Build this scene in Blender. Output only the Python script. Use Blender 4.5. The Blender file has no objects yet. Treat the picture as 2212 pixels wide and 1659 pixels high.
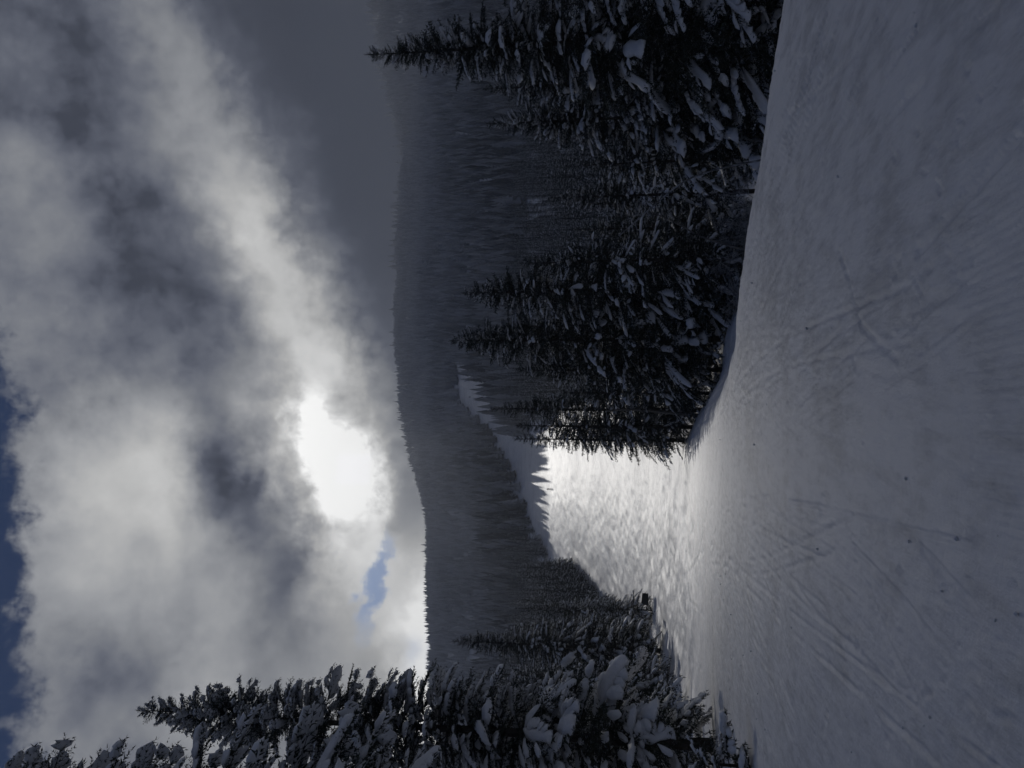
import bpy, math, random
import numpy as np
from mathutils import Matrix, Vector

# ------------------------------------------------------------------ camera, light, exposure
scene = bpy.context.scene
EYE = 1.6
PITCH = math.radians(8.0)
F_PX = 28.0 / 36.0 * 1024            # focal length in pixels of the 1024 px side
SUN_EL, SUN_AZ = math.radians(20.6), math.radians(-5.8)   # azimuth from +Y towards +X

cam_d = bpy.data.cameras.new('camera'); cam = bpy.data.objects.new('camera', cam_d)
scene.collection.objects.link(cam); scene.camera = cam
cam_d.sensor_fit = 'HORIZONTAL'; cam_d.sensor_width = 36; cam_d.lens = 28
cam_d.clip_start = 0.05; cam_d.clip_end = 9000
cp, sp = math.cos(PITCH), math.sin(PITCH)
# the photograph lies on its side: picture right is down, picture up is the viewer's right
cam.matrix_world = Matrix(((0, 1, 0, 0), (sp, 0, -cp, 0), (-cp, 0, -sp, EYE), (0, 0, 0, 1)))

world = bpy.data.worlds.new('World'); scene.world = world; world.use_nodes = True
wn = world.node_tree.nodes; wl = world.node_tree.links
wn.clear()
w_out = wn.new('ShaderNodeOutputWorld'); w_bg = wn.new('ShaderNodeBackground'); w_sky = wn.new('ShaderNodeTexSky')
w_sky.sky_type = 'NISHITA'; w_sky.sun_disc = False
w_sky.sun_elevation = SUN_EL; w_sky.sun_rotation = SUN_AZ
w_sky.altitude = 2800; w_sky.air_density = 0.8; w_sky.dust_density = 0.4
w_bg.inputs['Strength'].default_value = 0.05
world.cycles.sampling_method = 'NONE'
wl.new(w_sky.outputs[0], w_bg.inputs[0]); wl.new(w_bg.outputs[0], w_out.inputs[0])

sun_d = bpy.data.lights.new('sun', 'SUN'); sun = bpy.data.objects.new('sun', sun_d)
scene.collection.objects.link(sun)
sun_d.energy = 2.6; sun_d.angle = math.radians(0.4); sun_d.color = (1.0, 0.97, 0.92)
SUN_DIR = Vector((math.sin(SUN_AZ) * math.cos(SUN_EL), math.cos(SUN_AZ) * math.cos(SUN_EL), math.sin(SUN_EL)))
sun.rotation_euler = SUN_DIR.to_track_quat('Z', 'Y').to_euler()

vs = scene.view_settings
vs.view_transform = 'Standard'; vs.look = 'None'; vs.exposure = 0.0; vs.gamma = 1.0; vs.use_curve_mapping = False
scene.render.engine = 'CYCLES'
cy = scene.cycles
cy.max_bounces = 5; cy.diffuse_bounces = 2; cy.glossy_bounces = 2; cy.transparent_max_bounces = 8; cy.volume_bounces = 0
cy.use_denoising = True; cy.use_adaptive_sampling = True; cy.adaptive_threshold = 0.025
cy.sample_clamp_indirect = 4.0

C = scene.collection
rng = np.random.default_rng(7)
random.seed(7)

# ------------------------------------------------------------------ small helpers
def ray_point(u, v, depth):
    """world point seen at upright picture position (u to the right, v down; 768 x 1024) at forward distance depth"""
    rx, up = (u - 384.0) / F_PX, (512.0 - v) / F_PX
    fy, fz = cp - up * sp, sp + up * cp
    return np.array((rx / fy * depth, depth, EYE + fz / fy * depth))

def hash2(ix, iy, seed):
    h = (ix.astype(np.int64) * 374761393 + iy.astype(np.int64) * 668265263 + seed * 1442695041) & 0x7fffffff
    h = ((h ^ (h >> 13)) * 1274126177) & 0x7fffffff
    return ((h ^ (h >> 16)) & 0xffff) / 65535.0

def vnoise(x, y, seed=0):
    x0, y0 = np.floor(x), np.floor(y)
    fx, fy = x - x0, y - y0
    fx = fx * fx * fx * (fx * (fx * 6 - 15) + 10); fy = fy * fy * fy * (fy * (fy * 6 - 15) + 10)
    a = hash2(x0, y0, seed); b = hash2(x0 + 1, y0, seed); c = hash2(x0, y0 + 1, seed); d = hash2(x0 + 1, y0 + 1, seed)
    return (a + (b - a) * fx) * (1 - fy) + (c + (d - c) * fx) * fy

def fbm(x, y, oct=4, seed=0):
    s, a, t = 0.0, 1.0, 0.0
    for i in range(oct):
        s = s + a * (vnoise(x, y, seed + i * 17) * 2 - 1); t += a
        x, y, a = x * 2.03 + 11.3, y * 2.03 - 7.1, a * 0.5
    return s / t

def sstep(a, b, x):
    t = np.clip((x - a) / (b - a), 0, 1)
    return t * t * (3 - 2 * t)

def mesh_from(name, verts, faces, mat, smooth=False):
    """verts (n,3); faces (m,3) or (m,4)"""
    me = bpy.data.meshes.new(name)
    verts = np.ascontiguousarray(verts, dtype=np.float32); faces = np.ascontiguousarray(faces, dtype=np.int32)
    k = faces.shape[1]
    me.vertices.add(len(verts)); me.vertices.foreach_set('co', verts.ravel())
    me.loops.add(faces.size); me.loops.foreach_set('vertex_index', faces.ravel())
    me.polygons.add(len(faces)); me.polygons.foreach_set('loop_start', np.arange(0, faces.size, k, dtype=np.int32))
    me.polygons.foreach_set('use_smooth', np.full(len(faces), smooth, dtype=bool))
    me.update(calc_edges=True)
    if mat: me.materials.append(mat)
    return me

def link(name, data, parent=None, loc=None, rz=None):
    o = bpy.data.objects.new(name, data); C.objects.link(o)
    if parent is not None: o.parent = parent
    if loc is not None: o.location = loc
    if rz is not None: o.rotation_euler = (0, 0, rz)
    return o

def tag(o, label=None, category=None, group=None, kind=None):
    if label: o['label'] = label
    if category: o['category'] = category
    if group: o['group'] = group
    if kind: o['kind'] = kind
    return o

def cat_parts(parts):
    vs_, fs_, n = [], [], 0
    for v, f in parts:
        vs_.append(v); fs_.append(f + n); n += len(v)
    return np.concatenate(vs_), np.concatenate(fs_)

def tube(pts, radii, seg=6, cap=True):
    """tapered tube along a polyline -> verts, tri faces"""
    pts = np.asarray(pts, float); n = len(pts)
    T = np.gradient(pts, axis=0); T /= np.linalg.norm(T, axis=1)[:, None] + 1e-9
    ref = np.where(np.abs(T[:, 2:3]) > 0.9, np.array([[1., 0, 0]]), np.array([[0, 0, 1.]]))
    A = np.cross(T, ref); A /= np.linalg.norm(A, axis=1)[:, None]
    B = np.cross(T, A)
    th = np.linspace(0, 2 * math.pi, seg, endpoint=False)
    V = pts[:, None, :] + np.asarray(radii)[:, None, None] * (np.cos(th)[None, :, None] * A[:, None, :] + np.sin(th)[None, :, None] * B[:, None, :])
    V = V.reshape(-1, 3)
    i = np.arange(n - 1)[:, None] * seg; j = np.arange(seg)[None, :]; k = (j + 1) % seg
    a, b, c, d = i + j, i + k, i + seg + k, i + seg + j
    Fc = np.concatenate([np.stack([a, b, c], -1).reshape(-1, 3), np.stack([a, c, d], -1).reshape(-1, 3)])
    if cap:
        V = np.concatenate([V, pts[:1], pts[-1:]])
        j = np.arange(seg); k = (j + 1) % seg; m = n * seg
        Fc = np.concatenate([Fc, np.stack([k, j, np.full(seg, m)], -1), np.stack([j + m - seg, k + m - seg, np.full(seg, m + 1)], -1)])
    return V, Fc

def box(cx, cy_, cz, sx, sy, sz):
    x, y, z = sx / 2, sy / 2, sz / 2
    V = np.array([(-x, -y, -z), (x, -y, -z), (x, y, -z), (-x, y, -z), (-x, -y, z), (x, -y, z), (x, y, z), (-x, y, z)]) + (cx, cy_, cz)
    Fc = np.array([(0, 2, 1), (0, 3, 2), (4, 5, 6), (4, 6, 7), (0, 1, 5), (0, 5, 4), (1, 2, 6), (1, 6, 5), (2, 3, 7), (2, 7, 6), (3, 0, 4), (3, 4, 7)])
    return V, Fc

# ------------------------------------------------------------------ node helper: arithmetic on sockets
class NT:
    def __init__(self, tree): self.t = tree; self.n = tree.nodes; self.l = tree.links
    def math(self, op, *args):
        nd = self.n.new('ShaderNodeMath'); nd.operation = op
        for i, a in enumerate(args):
            if isinstance(a, X): self.l.new(a.s, nd.inputs[i])
            else: nd.inputs[i].default_value = float(a)
        return X(self, nd.outputs[0])
class X:
    def __init__(self, t, s): self.t = t; self.s = s
    def __add__(self, o): return self.t.math('ADD', self, o)
    __radd__ = __add__
    def __sub__(self, o): return self.t.math('SUBTRACT', self, o)
    def __rsub__(self, o): return self.t.math('SUBTRACT', o, self)
    def __mul__(self, o): return self.t.math('MULTIPLY', self, o)
    __rmul__ = __mul__
    def __truediv__(self, o): return self.t.math('DIVIDE', self, o)
    def exp(self): return self.t.math('EXPONENT', self)
    def clamp01(self):
        r = self.t.math('ADD', self, 0.0); r.s.node.use_clamp = True; return r
    def step(self, a, b):
        nd = self.t.n.new('ShaderNodeMapRange'); nd.interpolation_type = 'SMOOTHSTEP'
        self.t.l.new(self.s, nd.inputs['Value'])
        nd.inputs['From Min'].default_value = a; nd.inputs['From Max'].default_value = b
        return X(self.t, nd.outputs[0])

def new_mat(name):
    m = bpy.data.materials.new(name); m.use_nodes = True
    m.node_tree.nodes.clear()
    return m, NT(m.node_tree)

def noise_node(T, vec, scale, detail=4, rough=0.55, dist=0.0, dims='3D'):
    nd = T.n.new('ShaderNodeTexNoise'); nd.noise_dimensions = dims
    if vec is not None: T.l.new(vec, nd.inputs['Vector'])
    nd.inputs['Scale'].default_value = scale; nd.inputs['Detail'].default_value = detail
    nd.inputs['Roughness'].default_value = rough; nd.inputs['Distortion'].default_value = dist
    return nd

def mixc(T, fac, a, b):
    nd = T.n.new('ShaderNodeMix'); nd.data_type = 'RGBA'
    if isinstance(fac, X): T.l.new(fac.s, nd.inputs[0])
    else: nd.inputs[0].default_value = fac
    for val, idx in ((a, 6), (b, 7)):
        if isinstance(val, (tuple, list)): nd.inputs[idx].default_value = (*val[:3], 1)
        else: T.l.new(val, nd.inputs[idx])
    return nd.outputs[2]

def principled(T, color, rough=0.7, spec=0.3, normal=None):
    p = T.n.new('ShaderNodeBsdfPrincipled'); o = T.n.new('ShaderNodeOutputMaterial')
    if isinstance(color, (tuple, list)): p.inputs['Base Color'].default_value = (*color[:3], 1)
    else: T.l.new(color, p.inputs['Base Color'])
    p.inputs['Roughness'].default_value = rough; p.inputs['Specular IOR Level'].default_value = spec
    if normal is not None: T.l.new(normal, p.inputs['Normal'])
    T.l.new(p.outputs[0], o.inputs[0])
    return p

# ------------------------------------------------------------------ sky: luminous cloud dome with gaps
def disp_dir(dx, dy):
    """azimuth and elevation (degrees) of a place in the sky"""
    p = ray_point((1659 - dy) * 0.46293, dx * 0.46293, 1.0) - np.array((0, 0, EYE))
    p /= np.linalg.norm(p)
    return math.degrees(math.atan2(p[0], p[1])), math.degrees(math.asin(p[2]))

def build_sky():
    m, T = new_mat('cloudy_sky')
    tc = T.n.new('ShaderNodeTexCoord')
    nrm = T.n.new('ShaderNodeVectorMath'); nrm.operation = 'NORMALIZE'; T.l.new(tc.outputs['Object'], nrm.inputs[0])
    sep = T.n.new('ShaderNodeSeparateXYZ'); T.l.new(nrm.outputs[0], sep.inputs[0])
    dx, dy, dz = (X(T, sep.outputs[i]) for i in range(3))
    n1 = noise_node(T, nrm.outputs[0], 4.5, 4, 0.56)
    n2 = noise_node(T, nrm.outputs[0], 11.0, 5, 0.66)
    s1 = T.n.new('ShaderNodeSeparateColor'); T.l.new(n1.outputs['Color'], s1.inputs[0])
    s2 = T.n.new('ShaderNodeSeparateColor'); T.l.new(n2.outputs['Color'], s2.inputs[0])
    fa, fb, fc = (X(T, s1.outputs[i]) - 0.5 for i in range(3))
    ga, gb, gc = (X(T, s2.outputs[i]) - 0.5 for i in range(3))
    n3 = noise_node(T, nrm.outputs[0], 38.0, 4, 0.6)
    s3 = T.n.new('ShaderNodeSeparateColor'); T.l.new(n3.outputs['Color'], s3.inputs[0])
    ha_, hb_, hc_ = (X(T, s3.outputs[i]) - 0.5 for i in range(3))
    deg = 57.29578
    az0 = T.math('ARCTAN2', dx, dy) * deg
    el0 = T.math('ARCSINE', dz) * deg
    az = az0 + fa * 9.0 + ga * 4.0 + ha_ * 2.0
    el = el0 + fb * 8.0 + gb * 4.0 + hb_ * 2.0
    ae = T.n.new('ShaderNodeCombineXYZ'); T.l.new(az.s, ae.inputs[0]); T.l.new(el.s, ae.inputs[1])
    azs = az0 + fa * 3.5 + ga * 4.2 + ha_ * 3.4; els = el0 + fb * 4.0 + gb * 4.2 + hb_ * 3.4
    raw = T.n.new('ShaderNodeCombineXYZ'); T.l.new(azs.s, raw.inputs[0]); T.l.new(els.s, raw.inputs[1])
    def blob(px, py, sa, se, rot=0.0, plain=False):
        a, e = disp_dir(px, py)
        mp = T.n.new('ShaderNodeMapping'); mp.vector_type = 'TEXTURE'; T.l.new((raw if plain else ae).outputs[0], mp.inputs[0])
        mp.inputs['Location'].default_value = (a, e, 0); mp.inputs['Rotation'].default_value = (0, 0, math.radians(rot))
        mp.inputs['Scale'].default_value = (sa, se, 1)
        dt = T.n.new('ShaderNodeVectorMath'); dt.operation = 'DOT_PRODUCT'
        T.l.new(mp.outputs[0], dt.inputs[0]); T.l.new(mp.outputs[0], dt.inputs[1])
        return T.math('POWER', 0.36788, X(T, dt.outputs['Value']))
    # broken grey cloud, brighter and darker swells
    L = fc * 0.34 + gc * 0.27 + hc_ * 0.07 + 0.19
    for px, py, sa, se, rot, amp in SKY_BLOBS:
        L = L + blob(px, py, sa, se, rot) * amp
    # smooth slate bank low on the right, with a bright rim that leads down to the sun
    a0, e0 = disp_dir(335, 0); a1, e1 = disp_dir(715, 830)
    th = math.atan2(e0 - e1, a0 - a1); nx, ny = -math.sin(th), math.cos(th)
    dist = (azs - a1) * nx + (els - e1) * ny                    # + above the line
    along = (azs - a1) * math.cos(th) + (els - e1) * math.sin(th)  # from the sun to the right
    right = along.step(-6.0, 1.0)
    slate = dist.step(1.4, -2.6) * right * along.step(75.0, 45.0)
    L = L * (1.0 - slate) + slate * (fc * 0.012 + 0.046)
    rim = (dist * dist * -0.13).exp() * along.step(-4, 3) * along.step(60, 30)
    L = L + rim * ((along * -0.075).exp() * 0.50 + 0.02)
    # the sun behind thin cloud
    core = blob(735, 1030, 3.1, 1.9, 0.0, True) + blob(705, 935, 2.9, 1.2, 28.0, True)
    glow = core * (gc * 2.0 + 1.25) + blob(735, 1020, 5.6, 3.1, 14.0, True) * 0.40 + blob(750, 1040, 11.0, 5.2, 22.0, True) * 0.22
    L = L + glow
    # dim grey bank between the glow and the ridge
    lowb = blob(905, 960, 15.0, 2.1, -8.0, True)
    L = L * (1.0 - lowb * 0.80) + lowb * 0.12
    # how much direct sun gets through: little everywhere, much of it through the thin gap below the sun
    sun_az, sun_el = math.degrees(SUN_AZ), math.degrees(SUN_EL)
    def hole_():
        ha = (az0 + ga * 0.5 - (sun_az - 0.55)) / 1.1
        dn = sun_el - (el0 + gb * 0.15)                    # degrees below the sun
        return dn.step(0.08, 0.42) * dn.step(2.8, 2.3) * (ha * ha * ha * ha).step(1.3, 0.7)
    # blue gaps
    sa_, se_ = disp_dir(790, 1260)
    gapf = blob(790, 1265, 4.2, 0.75, -12.0)
    gap = (gapf + blob(850, 1430, 1.4, 1.6) * 0.5 + blob(930, 1440, 1.5, 0.8) * 0.6).step(0.15, 0.95) * (1.0 - glow.step(0.35, 0.9))
    # dark blue clear sky high up, past the ragged edge of the cloud
    edge = el0 - dx * 14.0 + fa * 5.0 + ga * 6.0 + gc * 5.0 + ha_ * 4.0
    top = edge.step(39.6, 42.0)
    spread = (fb * 1.2 + ga * 0.5 + 0.5).step(0.58, 0.72) * el0.step(44, 52)   # scattered clouds further up and behind
    top = top * (1.0 - spread * 0.30)
    # cloud glows most towards the sun and less away from it
    sd = T.n.new('ShaderNodeVectorMath'); sd.operation = 'DOT_PRODUCT'; T.l.new(nrm.outputs[0], sd.inputs[0]); sd.inputs[1].default_value = SUN_DIR
    L = L * (X(T, sd.outputs['Value']).step(-0.35, 0.92) * 0.68 + 0.32)
    L = T.math('MAXIMUM', L, 0.045); L = T.math('MINIMUM', L * 1.55, 1.75)
    warm = L.step(0.25, 0.75)
    grey = mixc(T, L.step(0.05, 0.35), (0.88, 0.97, 1.28), (0.965, 1.0, 1.075))
    col = mixc(T, warm, grey, (1.0, 1.0, 0.985))
    sc = T.n.new('ShaderNodeVectorMath'); sc.operation = 'SCALE'; T.l.new(col, sc.inputs[0]); T.l.new(L.s, sc.inputs['Scale'])
    c2 = mixc(T, gap * 0.9, sc.outputs[0], (0.38, 0.53, 0.86))
    c3 = mixc(T, top, c2, (0.020, 0.038, 0.095))
    hl = hole_()
    c3 = mixc(T, hl * core.step(0.1, 0.5), c3, (1.7, 1.67, 1.62))
    em = T.n.new('ShaderNodeEmission'); T.l.new(c3, em.inputs[0])
    thin = el0.step(sun_el + 1.0, sun_el - 0.2) * 0.015 + 0.03
    tr = hl * 0.54 + thin
    tp = T.n.new('ShaderNodeBsdfTransparent')
    T.l.new(tr.clamp01().s, tp.inputs[0])
    mx = T.n.new('ShaderNodeAddShader'); T.l.new(em.outputs[0], mx.inputs[0]); T.l.new(tp.outputs[0], mx.inputs[1])
    out = T.n.new('ShaderNodeOutputMaterial'); T.l.new(mx.outputs[0], out.inputs[0])
    m.cycles.emission_sampling = 'NONE'
    # flattened dome: cloud base about a kilometre up
    RH, RV = 3400.0, 1050.0
    na, ne = 96, 30
    els_ = np.concatenate([[-0.12], np.linspace(-0.04, math.pi / 2 - 0.02, ne)])
    a = np.linspace(0, 2 * math.pi, na, endpoint=False)
    V = np.stack([RH * np.cos(els_)[:, None] * np.cos(a)[None], RH * np.cos(els_)[:, None] * np.sin(a)[None], RV * np.sin(els_)[:, None] + 0 * a[None]], -1).reshape(-1, 3)
    i = np.arange(len(els_) - 1)[:, None] * na; j = np.arange(na)[None]; k = (j + 1) % na
    Fq = np.concatenate([np.stack([i + j, i + k, i + na + k], -1).reshape(-1, 3), np.stack([i + j, i + na + k, i + na + j], -1).reshape(-1, 3)])
    top_i = len(V); V = np.concatenate([V, [[0, 0, RV]]]); base = (len(els_) - 1) * na
    jj = np.arange(na); Fq = np.concatenate([Fq, np.stack([base + jj, base + (jj + 1) % na, np.full(na, top_i)], -1)])
    o = link('sky', mesh_from('sky', V, Fq, m, True)); tag(o, kind='structure')
    return o

HOLE_C, HOLE_H = 1.45, 1.15
# displayed position, spread in azimuth and elevation (deg), tilt, brightness added
SKY_BLOBS = [
    (520, 1130, 5.0, 2.2, 10, -0.13), (640, 1230, 4.5, 1.8, 0, -0.12), (190, 1470, 5.0, 2.4, 0, -0.09), (330, 1420, 4.0, 1.8, 0, -0.07), (150, 860, 4.0, 2.0, 0, -0.08),
    (270, 960, 7.0, 3.2, 10, 0.20), (160, 1080, 5.0, 3.5, 0, 0.12), (330, 1150, 9.0, 2.2, 0, 0.14),
    (240, 800, 5.0, 3.5, 0, -0.10), (500, 1000, 9.0, 2.6, 15, -0.12), (420, 640, 8.0, 4.0, 20, -0.07),
    (470, 1350, 9.0, 3.0, 0, 0.16), (600, 1330, 5.0, 2.4, 0, -0.02), (840, 1310, 7.5, 2.4, 12, 0.85),
    (680, 1450, 7.0, 2.4, 0, 0.12), (110, 1280, 6.0, 3.0, 0, 0.10), (120, 1000, 5.0, 2.5, 0, 0.10), (350, 1000, 6.0, 2.0, 0, 0.10), (900, 1490, 8.0, 3.0, 0, 0.60), (100, 250, 14.0, 7.0, 0, -0.07),
    (300, 350, 9.0, 4.0, 0, -0.04), (60, 400, 4.0, 3.0, 0, 0.06), (540, 500, 5.0, 2.4, 35, 0.22),
]
build_sky()

# ------------------------------------------------------------------ terrain
PY = np.array([-2000, -60, 0, 10, 25, 50, 100, 150, 200, 300, 400, 480, 600.0])
PZ = np.array([-60, -2, 0, -0.4, -1.2, -2.5, -1.4, 3.6, 11.6, 30.2, 53.6, 82.6, 127.6])
RIDGE_U = np.array([-400, 0, 97, 212, 282, 328, 374, 384, 444, 509, 560, 583, 658, 768, 1100.0])
RIDGE_V = np.array([445, 447, 446, 439, 432, 417, 407, 408, 402, 402, 404, 411, 397, 374, 366.0])
RY = 1500.0
RIDGE_X = np.array([ray_point(u, v, RY)[0] for u, v in zip(RIDGE_U, RIDGE_V)])
RIDGE_Z = np.array([ray_point(u, v, RY)[2] for u, v in zip(RIDGE_U, RIDGE_V)])
XL_Y = np.array([-100, 0, 20, 52, 100, 165, 225, 285, 340, 400, 420, 480, 600, 640, 700.0])
XL_X = np.array([-15, -15, -16, -20.0, -29, -41, -47, -54, -53, -49, -43, -27, -14, 10, 20.0])
XR_Y = np.array([-100, 0, 6, 11, 15.5, 18.5, 25, 50, 100, 200, 300, 400, 480, 600, 640, 700.0])
XR_X = np.array([20, 12, 8, 5.3, 2.5, 0.75, -0.6, -3.6, -8, -15, -24, -26, -5, 24, 24, 24.0])

def xl(y): return np.interp(y, XL_Y, XL_X)
def xr(y): return np.interp(y, XR_Y, XR_X)

_py = np.linspace(-2000, 600, 5201)
_pz = np.interp(_py, PY, PZ)
for _ in range(3):
    _k = 9
    _pz2 = np.convolve(np.pad(_pz, _k, mode='edge'), np.ones(2 * _k + 1) / (2 * _k + 1), mode='valid')
    _w = sstep(4, 30, np.abs(_py)) ; _pz = _pz * (1 - _w) + _pz2 * _w

def ground_base(x, y):
    """large shapes of the land"""
    z = np.interp(np.minimum(y, 600), _py, _pz)
    rz = np.interp(x, RIDGE_X, RIDGE_Z) + 5 * fbm(x / 60.0, x * 0 + 3.3, 3, 5)
    t = np.clip((y - 600) / (RY - 600), 0, 1)
    tt = 0.75 * t + 0.25 * sstep(0, 1, t)
    far = 127.6 + (rz - 127.6) * tt
    z = np.where(y > 600, far, z)
    z = z - np.where(y > RY, (y - RY) * 0.35 + ((y - RY) / 60.0) ** 2 * 0.2, 0)
    hill = sstep(330, 800, y) * (1 - sstep(1300, 1480, y))
    z = z + hill * 16 * fbm(x / 190.0 + 4, y / 260.0, 3, 9)
    # hollow behind the left bank, before the far hillside
    z = z - 48 * np.exp(-((y - 730) / 170.0) ** 2) * sstep(-35, -105, x)
    # bank falling from the run's right lip to the wood, and the wood's floor
    d = x - xr(y)
    near = 1 - sstep(60, 120, y)
    z = z - near * (1.5 + 1.7 * (1 - sstep(18, 38, y))) * sstep(-0.3, 4.0, d) - near * 2.4 * sstep(4, 11, d)
    d = xl(y) - x
    z = z + near * (0.55 * sstep(-3, 4, d) + 0.03 * np.clip(d, 0, 60))
    return z

TRACKS = []       # polyline (n,2), half width, depth, rim
def add_track(pts, hw, depth, rim=0.25): TRACKS.append((np.asarray(pts, float), hw, depth, rim))
def gpt(u, v):
    """ground point seen at (u, v)"""
    y = np.geomspace(1.2, 900, 1400)
    p = np.stack([ray_point(u, v, 1.0)[0] * y, y, EYE + (ray_point(u, v, 1.0)[2] - EYE) * y], -1)
    hit = np.nonzero(p[:, 2] < ground_base(p[:, 0], p[:, 1]))[0]
    return p[hit[0] if len(hit) else -1, :2]
def dpt(dx, dy): return gpt((1659 - dy) * 0.46293, dx * 0.46293)

# ski and groomer tracks on the piste (long diagonal cuts, curved turns, scrapes)
for seg, hw, dep in [
    ([(2060, 120), (1950, 230), (1850, 350), (1790, 520), (1740, 680)], 0.035, 0.030),
    ([(1985, 60), (1900, 190), (1800, 330), (1745, 470)], 0.03, 0.022),
    ([(2200, 300), (2100, 420), (1985, 545)], 0.05, 0.035),
    ([(2160, 20), (2040, 120), (1960, 210)], 0.05, 0.02),
    ([(1700, 1230), (1770, 1330), (1850, 1400), (1920, 1480)], 0.05, 0.02),
    ([(1830, 1160), (1950, 1290), (2040, 1400), (2170, 1560)], 0.05, 0.02),
    ([(1790, 1540), (1775, 1600), (1762, 1650)], 0.04, 0.03),
    ([(1800, 510), (1835, 600), (1860, 700), (1945, 780)], 0.06, 0.02),
    ([(1950, 700), (2000, 660), (2100, 610), (2200, 585)], 0.05, 0.02),
    ([(1990, 760), (2080, 690), (2200, 650)], 0.05, 0.02),
    ([(1880, 1270), (1920, 1380), (1980, 1500), (2030, 1640)], 0.05, 0.022),
    ([(1990, 1180), (2060, 1260), (2130, 1330), (2200, 1420)], 0.06, 0.025),
    ([(1650, 1250), (1690, 1350), (1720, 1450), (1740, 1540)], 0.04, 0.02),
    ([(1565, 980), (1555, 1060), (1548, 1140), (1536, 1190)], 0.10, 0.05),
    ([(1545, 960), (1535, 1050), (1520, 1150), (1505, 1215)], 0.12, 0.05),
    ([(1500, 1130), (1480, 1180), (1460, 1230), (1430, 1260)], 0.07, 0.04),
    ([(1520, 1190), (1500, 1215), (1475, 1250), (1465, 1290)], 0.07, 0.04),
    ([(1380, 1215), (1430, 1260), (1490, 1300), (1520, 1330)], 0.07, 0.035),
    ([(1470, 1390), (1490, 1430), (1520, 1450)], 0.06, 0.03),
    ([(1750, 480), (1730, 560), (1710, 640), (1690, 700)], 0.05, 0.02),
    ([(1640, 140), (1660, 300), (1655, 440)], 0.05, 0.02),
    ([(1700, 250), (1760, 200), (1850, 120), (1900, 30)], 0.05, 0.018),
]:
    P = [dpt(*s) for s in seg]
    P = np.array(P); t = np.linspace(0, 1, len(P)); tt = np.linspace(0, 1, 24)
    # smooth interpolation through the points
    sm = np.stack([np.interp(tt, t, P[:, k]) for k in (0, 1)], -1)
    for _ in range(2): sm[1:-1] = (sm[:-2] + 2 * sm[1:-1] + sm[2:]) / 4
    add_track(sm, hw * 0.6, dep * 0.6)
r4 = np.random.default_rng(33)
for k in range(34):
    y0 = r4.uniform(1.5, 9); y1 = y0 + r4.uniform(14, 30); x0 = r4.uniform(-8, 7.5); A = r4.uniform(0, 0.45) ** 1.5; lam = r4.uniform(4, 9); ph = r4.uniform(0, 6)
    yy = np.linspace(y0, min(y1, 34), 16); xx = x0 - (0.11 + 0.02 * x0) * yy + A * np.sin(yy / lam + ph) + r4.normal() * 0.05 * (yy - y0)
    add_track(np.stack([xx, yy], -1), r4.uniform(0.014, 0.026), r4.uniform(0.006, 0.013), 0.4)
    if r4.random() < 0.6: add_track(np.stack([xx + r4.uniform(0.16, 0.4), yy], -1), r4.uniform(0.014, 0.026), r4.uniform(0.007, 0.014), 0.4)
DENTS = []        # x, y, rx, ry, depth, angle
r2 = np.random.default_rng(21)
for cx, cy_, n, sx, sy in [(1985, 640, 12, 50, 70), (1900, 600, 8, 50, 60), (1990, 330, 7, 60, 60), (2060, 560, 5, 40, 40), (1800, 1130, 10, 30, 60),
                           (1880, 1380, 16, 80, 130), (1980, 1470, 14, 90, 120), (1760, 1560, 10, 40, 80), (2120, 1300, 14, 70, 160), (1830, 800, 8, 60, 80),
                           (1740, 700, 8, 40, 120), (1850, 250, 8, 80, 100), (2100, 100, 6, 60, 60), (1870, 1560, 10, 80, 70), (2080, 1580, 8, 80, 60)]:
    for _ in range(n):
        px, py = cx + r2.normal() * sx, cy_ + r2.normal() * sy
        if px < 1700 or px > 2215 or py < 0 or py > 1659: continue
        x0, y0 = dpt(px, py)
        s = r2.uniform(0.015, 0.04) * (0.6 + 0.06 * y0)
        DENTS.append((x0, y0, s, s * r2.uniform(1.0, 3.5), r2.uniform(0.010, 0.022), r2.normal() * 0.6))

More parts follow.
